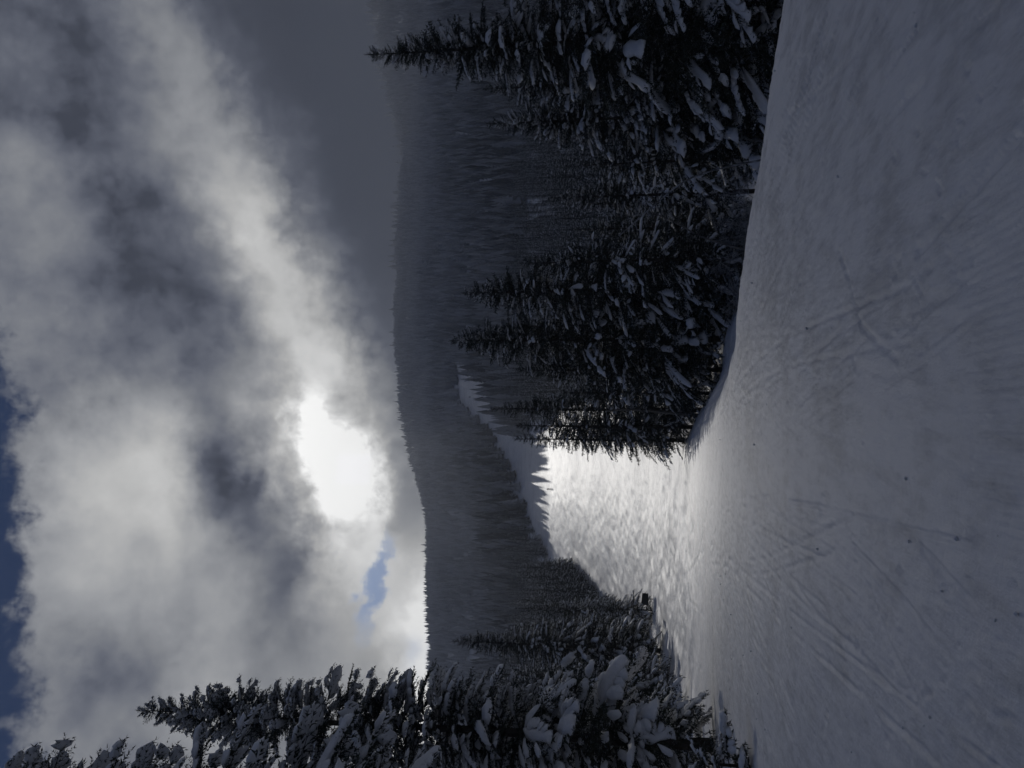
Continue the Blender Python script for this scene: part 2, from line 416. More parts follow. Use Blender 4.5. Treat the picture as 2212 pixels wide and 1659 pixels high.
def ground_fine(x, y, z):
    """surface relief of the snow"""
    dz = 0.10 * fbm(x / 9.0, y / 9.0, 3, 31) * sstep(2, 12, np.hypot(x, y))
    run = sstep(-1.5, 1.0, x - xl(y)) * sstep(1.5, -1.0, x - xr(y))
    # chopped, skied-out snow further down the run: low bumps
    lit = run * sstep(26, 60, y)
    dz = dz + lit * (0.13 * fbm(x / 1.5, y / 2.2, 3, 41) + 0.16 * fbm(x / 6.0, y / 9.0, 2, 43))
    off = 1 - run
    dz = dz + off * 0.30 * fbm(x / 3.0, y / 3.0, 3, 51)
    near = (y > 0.5) & (y < 40) & (np.abs(x) < 26)
    xn, yn = x[near], y[near]
    e = np.zeros(len(xn))
    e += 0.008 * fbm(xn / 0.45, yn / 0.9, 4, 61) + 0.006 * fbm(xn / 0.10, yn / 0.22, 3, 63)
    # corduroy left by the groomer, worn away in patches
    cx = xn + 0.10 * yn - 0.006 * yn * yn
    patch = sstep(0.46, 0.62, vnoise(xn / 1.4 + 5.2, yn / 2.6 + 1.7, 71)) * sstep(1.2, 0.4, np.abs(xn - 0.05) / (0.30 * yn + 0.2)) * sstep(11, 5, yn)
    e += patch * 0.0034 * np.sin(cx * 2 * math.pi / 0.05)
    for P, hw, dep, rim in TRACKS:
        m = (xn > P[:, 0].min() - 1) & (xn < P[:, 0].max() + 1) & (yn > P[:, 1].min() - 1) & (yn < P[:, 1].max() + 1)
        if not m.any(): continue
        xs, ys = xn[m], yn[m]; best = np.full(len(xs), 1e9)
        for a, b in zip(P[:-1], P[1:]):
            ab = b - a; L2 = (ab ** 2).sum() + 1e-9
            t = np.clip(((xs - a[0]) * ab[0] + (ys - a[1]) * ab[1]) / L2, 0, 1)
            best = np.minimum(best, np.hypot(xs - a[0] - t * ab[0], ys - a[1] - t * ab[1]))
        q = best / hw * (1 + 0.5 * fbm(xs / 0.3, ys / 0.4, 2, 81))
        brk = sstep(0.25, 0.5, vnoise(xs / 0.5, ys / 0.8, 83))
        e[m] += -dep * np.exp(-q ** 4) * brk + rim * abs(dep) * np.exp(-(q - 1.6) ** 2 * 3) * brk
    for x0, y0, rx, ry, dp, an in DENTS:
        m = (np.abs(xn - x0) < 3 * ry) & (np.abs(yn - y0) < 3 * ry)
        if not m.any(): continue
        ca, sa = math.cos(an), math.sin(an)
        a = ((xn[m] - x0) * ca + (yn[m] - y0) * sa) / rx; b = (-(xn[m] - x0) * sa + (yn[m] - y0) * ca) / ry
        q = np.hypot(a, b)
        e[m] += -0.6 * dp * np.exp(-q ** 3) + 0.2 * dp * np.exp(-(q - 1.5) ** 2 * 4)
    dz[near] += e
    # far-run tracks too wide for the near window
    mid = (y >= 40) & (y < 120)
    xm, ym = x[mid], y[mid]; e = np.zeros(len(xm))
    for P, hw, dep, rim in TRACKS:
        if P[:, 1].max() < 40: continue
        best = np.full(len(xm), 1e9)
        for a, b in zip(P[:-1], P[1:]):
            ab = b - a; L2 = (ab ** 2).sum() + 1e-9
            t = np.clip(((xm - a[0]) * ab[0] + (ym - a[1]) * ab[1]) / L2, 0, 1)
            best = np.minimum(best, np.hypot(xm - a[0] - t * ab[0], ym - a[1] - t * ab[1]))
        e += -dep * 1.0 * np.exp(-(best / (hw * 1.2)) ** 2)
    dz[mid] += e
    return z + dz

def gz(x, y):
    x = np.atleast_1d(np.asarray(x, float)); y = np.atleast_1d(np.asarray(y, float))
    return ground_fine(x, y, ground_base(x, y))

def build_ground():
    m, T = new_mat('snow_ground')
    tc = T.n.new('ShaderNodeTexCoord'); P = tc.outputs['Object']
    a = noise_node(T, P, 0.9, 6, 0.6); b = noise_node(T, P, 9.0, 6, 0.72); c = noise_node(T, P, 0.12, 4, 0.6)
    mp = T.n.new('ShaderNodeMapping'); T.l.new(P, mp.inputs[0]); mp.inputs['Scale'].default_value = (2.2, 0.5, 1.0); mp.inputs['Rotation'].default_value = (0, 0, 0.25)
    d = noise_node(T, mp.outputs[0], 3.0, 5, 0.7)
    A, B, Cc, D = (X(T, n.outputs[0]) for n in (a, b, c, d))
    # packed, scraped snow is greyer than the loose snow; a little needle litter and grit
    scraped = (A * 0.5 + D * 0.6 + Cc * 0.4 - 0.25).step(0.42, 0.66)
    base = mixc(T, scraped, (0.86, 0.845, 0.83), (0.62, 0.61, 0.60))
    grit = (D * 0.55 + B * 0.6).step(0.70, 0.80)
    col = mixc(T, grit * 0.5, base, (0.42, 0.42, 0.42))
    bu = T.n.new('ShaderNodeBump'); bu.inputs['Strength'].default_value = 0.7; bu.inputs['Distance'].default_value = 0.035
    h = A * 0.6 + B * 0.5 + D * 0.6
    T.l.new(h.s, bu.inputs['Height'])
    big = noise_node(T, P, 1.0, 5, 0.62, 0.3)
    bu2 = T.n.new('ShaderNodeBump'); bu2.inputs['Strength'].default_value = 0.42; bu2.inputs['Distance'].default_value = 0.22
    sepp = T.n.new('ShaderNodeSeparateXYZ'); T.l.new(P, sepp.inputs[0])
    far = X(T, sepp.outputs[1]).step(22, 60)
    T.l.new((X(T, big.outputs[0]) * far).s, bu2.inputs['Height']); T.l.new(bu.outputs[0], bu2.inputs['Normal'])
    principled(T, col, 0.55, 0.25, bu2.outputs[0])
    fr = math.radians(33)
    az = np.concatenate([np.linspace(-fr, fr, 390), np.linspace(fr, 2 * math.pi - fr, 92)[1:-1]])
    r = np.concatenate([np.geomspace(1.3, 70, 345)[:-1], np.geomspace(70, 460, 120)[:-1], np.geomspace(460, 1770, 60)])
    na = len(az)
    xg = r[:, None] * np.sin(az)[None]; yg = r[:, None] * np.cos(az)[None]
    x, y = xg.ravel(), yg.ravel()
    z = gz(x, y)
    V = np.stack([x, y, z], -1); V = np.concatenate([V, [[0, 0, 0.0]]])
    i = np.arange(len(r) - 1)[:, None] * na; j = np.arange(na)[None]; k = (j + 1) % na
    F1 = np.stack([i + j, i + na + j, i + na + k], -1).reshape(-1, 3); F2 = np.stack([i + j, i + na + k, i + k], -1).reshape(-1, 3)
    jj = np.arange(na); F3 = np.stack([np.full(na, len(V) - 1), jj, (jj + 1) % na], -1)
    o = link('ground', mesh_from('ground', V, np.concatenate([F1, F2, F3]), m, True)); tag(o, kind='structure')
build_ground()

# ------------------------------------------------------------------ materials for plants
def mat_foliage():
    m, T = new_mat('spruce_needles')
    g = T.n.new('ShaderNodeNewGeometry'); oi = T.n.new('ShaderNodeObjectInfo')
    n = noise_node(T, g.outputs['Position'], 1.3, 3)
    c = mixc(T, X(T, n.outputs[0]).step(0.3, 0.7), (0.030, 0.040, 0.030), (0.052, 0.060, 0.046))
    nz_ = T.n.new('ShaderNodeSeparateXYZ'); T.l.new(g.outputs['True Normal'], nz_.inputs[0])
    nb = noise_node(T, g.outputs['Position'], 2.6, 3, 0.6)
    dust = T.math('ABSOLUTE', X(T, nz_.outputs[2])).step(0.62, 0.95) * X(T, nb.outputs[0]).step(0.42, 0.60)
    c = mixc(T, dust * 0.8, c, (0.62, 0.63, 0.65))
    principled(T, c, 0.75, 0.15)
    return m
def mat_tree_snow():
    m, T = new_mat('snow_on_branches')
    g = T.n.new('ShaderNodeNewGeometry')
    n = noise_node(T, g.outputs['Position'], 9.0, 4); n2 = noise_node(T, g.outputs['Position'], 1.4, 2)
    c = mixc(T, X(T, n2.outputs[0]).step(0.3, 0.7), (0.74, 0.75, 0.765), (0.84, 0.845, 0.855))
    bu = T.n.new('ShaderNodeBump'); bu.inputs['Strength'].default_value = 0.5; bu.inputs['Distance'].default_value = 0.05
    T.l.new(n.outputs[0], bu.inputs['Height'])
    principled(T, c, 0.7, 0.2, bu.outputs[0])
    return m
def mat_bark(name, a, b):
    m, T = new_mat(name)
    tc = T.n.new('ShaderNodeTexCoord'); mp = T.n.new('ShaderNodeMapping'); T.l.new(tc.outputs['Object'], mp.inputs[0]); mp.inputs['Scale'].default_value = (6, 6, 1.2)
    n = noise_node(T, mp.outputs[0], 3.0, 5, 0.7)
    bu = T.n.new('ShaderNodeBump'); bu.inputs['Strength'].default_value = 0.7; bu.inputs['Distance'].default_value = 0.03
    T.l.new(n.outputs[0], bu.inputs['Height'])
    principled(T, mixc(T, X(T, n.outputs[0]).step(0.3, 0.7), a, b), 0.85, 0.15, bu.outputs[0])
    return m
def mat_far():
    """needles of a far tree, with rime and snow lying on what faces up"""
    m, T = new_mat('frosted_needles')
    g = T.n.new('ShaderNodeNewGeometry'); oi = T.n.new('ShaderNodeObjectInfo')
    sp_ = T.n.new('ShaderNodeSeparateXYZ'); T.l.new(g.outputs['True Normal'], sp_.inputs[0])
    n = noise_node(T, g.outputs['Position'], 0.9, 3, 0.65); n2 = noise_node(T, g.outputs['Position'], 0.012, 3, 0.6)
    up = X(T, sp_.outputs[2]).step(0.25, 0.8)
    fr = (X(T, n.outputs[0]) * 0.9 + X(T, n2.outputs[0]) * 0.9 + X(T, oi.outputs['Random']) * 0.35 - 0.55).step(0.25, 0.95)
    sz = T.n.new('ShaderNodeSeparateXYZ'); T.l.new(g.outputs['Position'], sz.inputs[0])
    alt = (X(T, sz.outputs[2]) + X(T, n2.outputs[0]) * 160.0).step(90.0, 330.0)         # more rime higher up the hill, the pale tint also painting in haze
    c0 = mixc(T, X(T, oi.outputs['Random']), (0.06, 0.068, 0.064), (0.40, 0.405, 0.41))
    c = mixc(T, (up * fr * 0.75 + fr * 0.32 + alt * 0.52).clamp01(), c0, (0.82, 0.825, 0.84))
    principled(T, c, 0.85, 0.1)
    return m
M_FOL, M_TSNOW, M_FAR = mat_foliage(), mat_tree_snow(), mat_far()
M_BARK = mat_bark('spruce_bark', (0.055, 0.048, 0.042), (0.11, 0.10, 0.09))
M_GREYWOOD = mat_bark('weathered_dead_wood', (0.13, 0.125, 0.115), (0.24, 0.23, 0.215))

# ------------------------------------------------------------------ spruce trees
def pad(poly, w, h, seg=7, r=None):
    """pillow of snow along a polyline: round on top, flat underneath"""
    poly = np.asarray(poly, float); n = len(poly)
    T = np.gradient(poly, axis=0); S = np.stack([T[:, 1], -T[:, 0], 0 * T[:, 0]], -1)
    S /= np.linalg.norm(S, axis=1)[:, None] + 1e-9
    th = np.linspace(0, 2 * math.pi, seg, endpoint=False)
    c, s = np.cos(th), np.sin(th); s = np.where(s > 0, s, 0.3 * s)
    jit = 1 + (r.uniform(-0.30, 0.30, (n, seg)) if r is not None else 0)
    V = poly[:, None, :] + (w[:, None] * c[None] * jit)[..., None] * S[:, None, :]
    V[..., 2] += h[:, None] * s[None] * jit
    V = V.reshape(-1, 3)
    i = np.arange(n - 1)[:, None] * seg; j = np.arange(seg)[None]; k = (j + 1) % seg
    Fc = np.concatenate([np.stack([i + j, i + seg + k, i + k], -1).reshape(-1, 3), np.stack([i + j, i + seg + j, i + seg + k], -1).reshape(-1, 3)])
    return V, Fc

def make_branch(seed, L, blade, bw, twig_step, blade_step, per, droop, snow_w, rings=9, seg=7, sides=True, side_p=0.28):
    """one snow-laden spruce bough along +X: needles (triangles), snow pillows"""
    r = np.random.default_rng(seed)
    def axis(s):
        return np.stack([L * s, L * 0.05 * np.sin(s * 4 + seed), L * (0.16 * s - 2.0 * droop * s ** 2 + 0.06 * s ** 4)], -1)
    ax = axis(np.linspace(0, 1, 16))
    twigs = [(axis(np.linspace(0.1, 1, 9)), 1.0)]
    s = 0.14
    while s < 0.97:
        for sd in (-1, 1):
            tl = L * (0.40 * (1 - s) ** 0.75 * min(1, s / 0.3 + 0.35) + 0.07) * r.uniform(0.7, 1.15)
            an = math.radians(r.uniform(42, 66)); p0 = axis(np.array([min(1, s + r.uniform(-.02, .02))]))[0]
            t = np.linspace(0, 1, 5)[:, None]
            d = np.array([math.cos(an), sd * math.sin(an), 0.04])
            tw = p0 + d * tl * t + np.array([0.12, 0, -0.34]) * tl * t ** 2
            twigs.append((tw, tl / L))
        s += twig_step / L * r.uniform(0.8, 1.2)
    fv, sn = [], []
    for tw, rel in twigs:
        ln = np.linalg.norm(np.diff(tw, axis=0), axis=1).sum()
        n = max(2, int(ln / blade_step))
        q = np.repeat(np.linspace(0.04, 1.0, n), per); q = np.clip(q + r.uniform(-.5, .5, len(q)) / n, 0, 1)
        idx = np.linspace(0, 1, len(tw))
        P = np.stack([np.interp(q, idx, tw[:, k]) for k in range(3)], -1)
        Tg = np.stack([np.interp(q, idx, np.gradient(tw[:, k])) for k in range(3)], -1); Tg /= np.linalg.norm(Tg, axis=1)[:, None] + 1e-9
        D = r.normal(size=P.shape); D[:, 2] = D[:, 2] * 0.9 - 0.18
        D -= (D * Tg).sum(1)[:, None] * Tg; D /= np.linalg.norm(D, axis=1)[:, None] + 1e-9
        D = 0.75 * Tg + 0.8 * D; D /= np.linalg.norm(D, axis=1)[:, None]
        W = np.cross(D, r.normal(size=P.shape)); W /= np.linalg.norm(W, axis=1)[:, None] + 1e-9
        bl = blade * r.uniform(0.6, 1.25, len(P))[:, None]
        fv.append(np.stack([P - W * bw * 0.5, P + W * bw * 0.5, P + D * bl], 1).reshape(-1, 3))
    fv = np.concatenate(fv); ff = np.arange(len(fv)).reshape(-1, 3)
    # snow lies in separate clumps along the bough and on its side twigs
    def clump(path, q0, q1, w, n):
        q = q0 + (q1 - q0) * np.sin(np.linspace(0, math.pi / 2, n)) ** 1.1
        pl = np.stack([np.interp(q, np.linspace(0, 1, len(path)), path[:, k]) for k in range(3)], -1)
        pl[:, 2] += 0.012 * L
        pl[:, 1] += r.normal() * 0.2 * w
        e = np.minimum(1, np.linspace(0.3, 3, n)) * np.minimum(1, np.linspace(3.2, 0.5, n)) ** 0.6
        e[0] *= 0.4; e[-1] *= 0.25
        ww = w * e * r.uniform(0.8, 1.2, n)
        sn.append(pad(pl, ww, ww * r.uniform(0.45, 0.75), seg, r))
    fine = axis(np.linspace(0, 1, 20))
    q = r.uniform(0.2, 0.5)
    while q < 0.93:
        ln = r.uniform(0.4, 0.85); q1 = min(1.02, q + ln)
        if q1 > 0.86: q1 = 1.0
        clump(fine, q, q1, snow_w * r.uniform(0.65, 1.2) * (0.75 + 0.4 * q), rings)
        q = q1 + r.uniform(-0.04, 0.08)
    if sides:
        for tw, rel in twigs[1:]:
            if rel < 0.14 or r.random() > side_p: continue
            clump(tw, r.uniform(0.1, 0.45), 1.0, snow_w * r.uniform(0.38, 0.75), 4)
    sv, sf = cat_parts(sn)
    wood = tube(ax[:13:3], np.linspace(0.022, 0.006, 5) * max(0.5, L / 2), 3, False)
    return dict(L=L, f=(fv, ff), s=(sv, sf), w=wood)

def branch_set(seed, detail):
    out = {}
    if detail == 'near':
        out['long'] = [make_branch(seed + i, 2.2, 0.12, 0.038, 0.17, 0.062, 2, 0.16 + 0.05 * (i % 3), 0.23, 7, 7) for i in range(6)]
        out['short'] = [make_branch(seed + 20 + i, 0.9, 0.09, 0.030, 0.115, 0.046, 2, 0.10, 0.115, 5, 6) for i in range(5)]
    elif detail == 'mid':
        out['long'] = [make_branch(seed + i, 2.2, 0.16, 0.060, 0.28, 0.112, 2, 0.18 + 0.05 * (i % 3), 0.20, 5, 6, True, 0.2) for i in range(6)]
        out['short'] = [make_branch(seed + 20 + i, 0.9, 0.12, 0.045, 0.16, 0.07, 2, 0.12, 0.10, 4, 5) for i in range(5)]
    else:
        out['long'] = [make_branch(seed + i, 2.2, 0.30, 0.11, 0.42, 0.17, 1, 0.2 + 0.05 * (i % 3), 0.20, 4, 5, False) for i in range(5)]
        out['short'] = [make_branch(seed + 20 + i, 0.9, 0.18, 0.08, 0.26, 0.13, 1, 0.14, 0.14, 4, 5, False) for i in range(4)]
    return out
BR = {k: branch_set(s, k) for k, s in (('near', 100), ('mid', 200), ('low', 300))}

def spruce_meshes(name, seed, H, R, detail='near', cb=0.06, snow=0.8, whorl=0.28, per=6, taper=0.85, ragged=0.2, lean=(0, 0), droop=1.0):
    """trunk, crown (needles), boughs and snow of one spruce, base at the origin"""
    r = np.random.default_rng(seed)
    zb = H * cb
    whorl = whorl * {'near': 1.12, 'mid': 1.3, 'low': 1.1}[detail]
    rows = []
    z = zb
    while z < H * 0.985:
        t = (z - zb) / (H - zb)
        prof = R * (1 - t) ** taper * min(1, 0.55 + t * 5) + 0.10
        n = per if t < 0.8 else max(3, per - 1)
        a0 = r.uniform(0, 6.28)
        for k in range(n):
            L = prof * r.uniform(1 - ragged * 1.6, 1 + ragged)
            pitch = math.radians((-6 * droop + 36 * t ** 1.6) + r.normal() * 12)
            rows.append((z + r.uniform(-.16, .16), a0 + k * 2 * math.pi / n + r.normal() * 0.22, max(L, 0.12), pitch, r.random(), t))
        z += whorl * (1.1 - 0.68 * t) * r.uniform(0.8, 1.2)
    # leader
    for k in range(5):
        rows.append((H - 0.12 * k - 0.05, r.uniform(0, 6.28), 0.12 + 0.06 * k, math.radians(52), 1.0, 1.0))
    fol, snw, wod = [], [], []
    for key in ('long', 'short'):
        variants = BR[detail][key]
        sel = [q for q in rows if (q[2] > 1.25) == (key == 'long')]
        for vi, var in enumerate(variants):
            sub = [q for i, q in enumerate(sel) if i % len(variants) == vi]
            if not sub: continue
            zz, aa, LL, pp, qq, tt = np.array(sub).T
            sc = LL / var['L']
            rl = r.normal(size=len(sub)) * 0.22
            ca, sa, cpp, spp = np.cos(aa), np.sin(aa), np.cos(pp), np.sin(pp)
            # roll about the bough, pitch, then azimuth
            Rr = np.zeros((len(sub), 3, 3)); cr, sr = np.cos(rl), np.sin(rl)
            Rr[:, 0, 0] = 1; Rr[:, 1, 1] = cr; Rr[:, 1, 2] = -sr; Rr[:, 2, 1] = sr; Rr[:, 2, 2] = cr
            Rp = np.zeros_like(Rr); Rp[:, 0, 0] = cpp; Rp[:, 0, 2] = -spp; Rp[:, 1, 1] = 1; Rp[:, 2, 0] = spp; Rp[:, 2, 2] = cpp
            Ra = np.zeros_like(Rr); Ra[:, 0, 0] = ca; Ra[:, 0, 1] = -sa; Ra[:, 1, 0] = sa; Ra[:, 1, 1] = ca; Ra[:, 2, 2] = 1
            Mx = (Ra @ Rp @ Rr) * sc[:, None, None]
            off = np.stack([lean[0] * zz / H * H, lean[1] * zz / H * H, zz], -1)
            def place(vf, mask):
                v, f = vf; m_ = np.nonzero(mask)[0]
                if not len(m_): return None
                W = np.einsum('bij,nj->bni', Mx[m_], v) + off[m_][:, None, :]
                return W.reshape(-1, 3), (f[None] + (np.arange(len(m_)) * len(v))[:, None, None]).reshape(-1, 3)
            fol.append(place(var['f'], np.ones(len(sub), bool)))
            if detail != 'low': wod.append(place(var['w'], np.ones(len(sub), bool)))
            sm = place(var['s'], (qq < snow) & (LL > 0.22))
            if sm: snw.append(sm)
    zz = np.linspace(-0.5, H, 12); rad = (0.0085 * H + 0.02) * (1 - np.clip(zz / H, 0, 1)) ** 0.9 + 0.012
    rad[0] *= 1.25
    px = lean[0] * zz + 0.02 * np.sin(zz * 0.7 + seed); py = lean[1] * zz + 0.02 * np.cos(zz * 0.6 + seed)
    trunk = tube(np.stack([px, py, zz], -1), rad, 8)
    return (mesh_from(name + '_trunk', *cat_parts([trunk] + wod), M_BARK, True),
            mesh_from(name + '_crown', *cat_parts(fol), M_FOL),
            mesh_from(name + '_snow', *cat_parts(snw), M_TSNOW, True) if snw else None)

def spruce(meshes, loc, rz=0.0, scale=1.0, label=None, group=None, category='tree'):
    e = link('spruce_tree', None, loc=loc, rz=rz); e.scale = (scale, scale, scale); e.empty_display_size = 0.3
    for nm, me in zip(('trunk', 'crown', 'snow_cover'), meshes):
        if me:
            o = link(nm, me, e)
            if nm != 'trunk': o['kind'] = 'stuff'
    return tag(e, label, category, group)

def hero(u, v, depth, R, label, group=None, seed=0, **kw):
    p = ray_point(u, v, depth); g = gz(p[0], p[1])[0]
    return spruce(spruce_meshes('spruce', seed, p[2] - g, R, **kw), (p[0], p[1], g), label=label, group=group)

GR, GL = 'spruces on the right edge of the run', 'spruces on the left edge of the run'
# right of the run
hero(713, 365, 28, 2.9, 'tallest snowy spruce on the right, its tip above the ridge line', GR, 1, cb=0.10, snow=0.36, whorl=0.22, per=6, ragged=0.32, taper=0.8, droop=1.3)
hero(792, 430, 26, 3.0, 'spruce with thick snow pads cut by the right frame edge', GR, 2, cb=0.10, snow=0.8, droop=1.4)
hero(679, 483, 31, 2.8, 'shorter snowy spruce just left of the tallest one on the right', GR, 3, cb=0.06, snow=0.5, droop=1.3)
hero(644, 486, 33, 3.0, 'snowy spruce with drooping boughs, second left of the tallest one on the right', GR, 4, cb=0.07, snow=0.5, droop=1.4)
hero(603, 580, 34, 1.9, 'small frosted spruce on a bare grey trunk above the right lip', GR, 5, cb=0.42, snow=0.7, detail='mid', droop=1.3)
hero(570, 548, 42, 2.2, 'small frosted spruce behind the leaning dead pole', GR, 6, cb=0.2, snow=0.7, detail='mid')
hero(538, 570, 48, 2.4, 'low frosted spruce between the leaning dead pole and the dark middle clump', GR, 7, cb=0.08, snow=0.7, detail='mid')
hero(475, 462, 43, 3.5, 'broad spruce with big snow clumps at the right of the dark middle clump', GR, 8, taper=0.72, cb=0.08, snow=0.5, detail='mid', droop=1.3)
hero(427, 449, 45, 3.7, 'tallest dark spruce of the middle clump, pointed top before the far slope', GR, 9, taper=0.74, cb=0.08, snow=0.45, detail='mid', droop=1.2, ragged=0.3)
hero(505, 520, 39, 3.0, 'lower spruce in front of the broad one in the middle clump', GR, 10, cb=0.06, snow=0.45, detail='mid', droop=1.3)
hero(398, 515, 46, 2.6, 'lower dark spruce just left of the tallest one in the middle clump', GR, 11, cb=0.06, snow=0.35, detail='mid')
hero(359, 490, 54, 2.3, 'slim spruce whose tip crosses the upper piece of the run', GR, 12, cb=0.06, snow=0.3, detail='mid', ragged=0.35)
hero(342, 515, 52, 2.2, 'dark spruce next to the bright slope, right of the outermost one', GR, 13, cb=0.05, snow=0.35, detail='mid')
hero(329, 513, 55, 1.9, 'outermost dark spruce standing against the bright slope', GR, 14, cb=0.05, snow=0.3, detail='mid', ragged=0.3)
hero(375, 560, 50, 2.3, 'short dark spruce filling the foot of the middle clump', GR, 15, cb=0.05, snow=0.4, detail='mid')
# left of the run
hero(58, 137, 26, 2.7, 'tall near spruce on the left, heavy snow on every bough against the clouds', GL, 21, cb=0.05, snow=0.8, whorl=0.33, per=6, taper=0.62, droop=1.0)
p = ray_point(-66, 120, 19); gl = gz(p[0], p[1])[0]
spruce(spruce_meshes('spruce', 22, 24.5, 3.4, cb=0.3, snow=0.95, whorl=0.42, per=5, taper=0.7), (p[0], p[1], gl), label='nearest left spruce, only its snowy bough tips enter the top corner', group=GL)
hero(127, 452, 75, 3.8, 'pointed snowy spruce on the left whose tip stands before the hazy hill', GL, 23, taper=0.78, cb=0.04, snow=0.75, detail='mid')
hero(86, 508, 60, 2.6, 'snowy spruce just left of the pointed one', GL, 24, cb=0.04, snow=0.75, detail='mid')
hero(58, 520, 50, 2.8, 'snowy spruce half hidden behind the tall near left one', GL, 25, cb=0.04, snow=0.75, detail='mid')
hero(22, 470, 36, 2.8, 'snowy spruce beside the left frame edge', GL, 26, cb=0.04, snow=0.75, detail='mid')
hero(98, 572, 64, 2.2, 'low snowy spruce at the foot of the pointed one', GL, 27, cb=0.03, snow=0.75, detail='mid')
hero(143, 507, 98, 2.6, 'snowy spruce second right of the pointed one on the left edge', GL, 28, cb=0.03, snow=0.75, detail='mid')
hero(160, 514, 114, 2.6, 'snowy spruce third right of the pointed one on the left edge', GL, 29, cb=0.03, snow=0.75, detail='mid')
hero(160, 592, 91, 2.2, 'short spruce at the left tree edge close beside the dark trail board', GL, 31, cb=0.03, snow=0.7, detail='mid')
hero(6, 690, 15, 0.9, 'small young spruce at the left frame edge, low in the foreground', GL, 30, cb=0.02, snow=0.7, whorl=0.2)

# ---- medium trees along both edges of the run: copies of a few kinds
MIDS = [spruce_meshes('edge_spruce', 400 + i, h, rr, 'low', 0.03, sn, 0.42, 5, 0.85, 0.25) for i, (h, rr, sn) in
        enumerate([(14, 2.6, 0.85), (12, 2.3, 0.8), (10, 2.1, 0.85), (13, 2.0, 0.6), (8, 1.9, 0.85), (15, 2.5, 0.7)])]
def scatter(n_try, f_xy, mind, seed, taken=None):
    r = np.random.default_rng(seed); pts = [] if taken is None else list(taken); out = []
    for _ in range(n_try):
        x, y = f_xy(r)
        if x is None: continue
        if all((x - a) ** 2 + (y - b) ** 2 > mind * mind for a, b in pts):
            pts.append((x, y)); out.append((x, y))
    return out
def left_xy(r):
    y = 62 + 370 * r.random() ** 1.3; d = 3.4 + 11 * r.random() ** 1.5 * (0.5 + y / 300)
    return xl(y) - d, y
def right_xy(r):
    y = 37 + 480 * r.random() ** 1.8; d = (1 if y > 75 else 7) + 22 * r.random() ** 1.5
    x = xr(y) + d
    return (x, y)
edge_l = sorted(scatter(900, left_xy, 2.7, 5), key=lambda p: p[1])[:135]
edge_r = sorted(scatter(500, right_xy, 3.4, 6), key=lambda p: p[1])[:60]
r3 = np.random.default_rng(77)
for pts, cuts, labs, grp in (
    (edge_l, (95, 150, 240), ('snowy spruce in the left row beside the dark trail board', 'snowy spruce in the left row along the lower half of the bright slope',
      'small spruce in the left row along the upper half of the bright slope', 'tiny spruce in the left row by the tongue of shade and the upper bend'), 'spruces in the row left of the run'),
    (edge_r, (75, 160, 300), ('dark spruce just behind the middle clump and the right trees', 'spruce in the wood right of the run, a little behind the middle clump',
      'small spruce in the wood right of the run, well behind the middle clump', 'tiny spruce in the wood right of the shaded upper run'), 'spruces in the wood right of the run')):
    for x, y in pts:
        k = int(r3.integers(len(MIDS))); left_row = pts is edge_l
        s = r3.uniform(0.8, 1.3) if left_row else r3.uniform(0.62, 1.0)
        uu = 384 + F_PX * x / y
        if not left_row and 495 < uu < 650 and y < 130: s *= 0.5          # lower, more open stretch
        j = int(np.searchsorted(cuts, y))
        spruce(MIDS[k], (x, y, gz(x, y)[0] - 0.1), r3.uniform(0, 6.28), s, labs[j], '%s, stretch %s' % (grp, 'abcd'[j]))

# ------------------------------------------------------------------ forest on the hillsides (a mass)
def low_spruce(seed, tiers=7):
    r = np.random.default_rng(seed); V, Fc = [], []
    H, R = 1.0, 0.19
    n = 0
    for i in range(tiers):
        t = i / tiers
        zt = 0.10 + 0.90 * min(1, t + 1.75 / tiers); zb_ = 0.06 + 0.90 * t
        rad = R * (1 - t) ** 0.85 * r.uniform(0.85, 1.15); m = 9
        th = np.linspace(0, 2 * math.pi, m, endpoint=False) + r.uniform(0, 6)
        rr = rad * np.where(np.arange(m) % 2 == 0, 1.0, 0.55) * r.uniform(0.75, 1.2, m)
        ring = np.stack([rr * np.cos(th), rr * np.sin(th), zb_ + r.uniform(-.02, .02, m) - 0.04 * (rr / rad)], -1)
        V.append(np.array([[0, 0, min(1.0, zt)]])); V.append(ring)
        j = np.arange(m); Fc.append(np.stack([np.full(m, n), n + 1 + j, n + 1 + (j + 1) % m], -1)); n += m + 1
    tv, tf = tube(np.array([[0, 0, -0.08], [0, 0, 0.15]]), np.array([0.018, 0.014]), 5, False)
    V.append(tv); Fc.append(tf + n)
    return mesh_from('far_spruce', np.concatenate(V), np.concatenate(Fc), M_FAR)
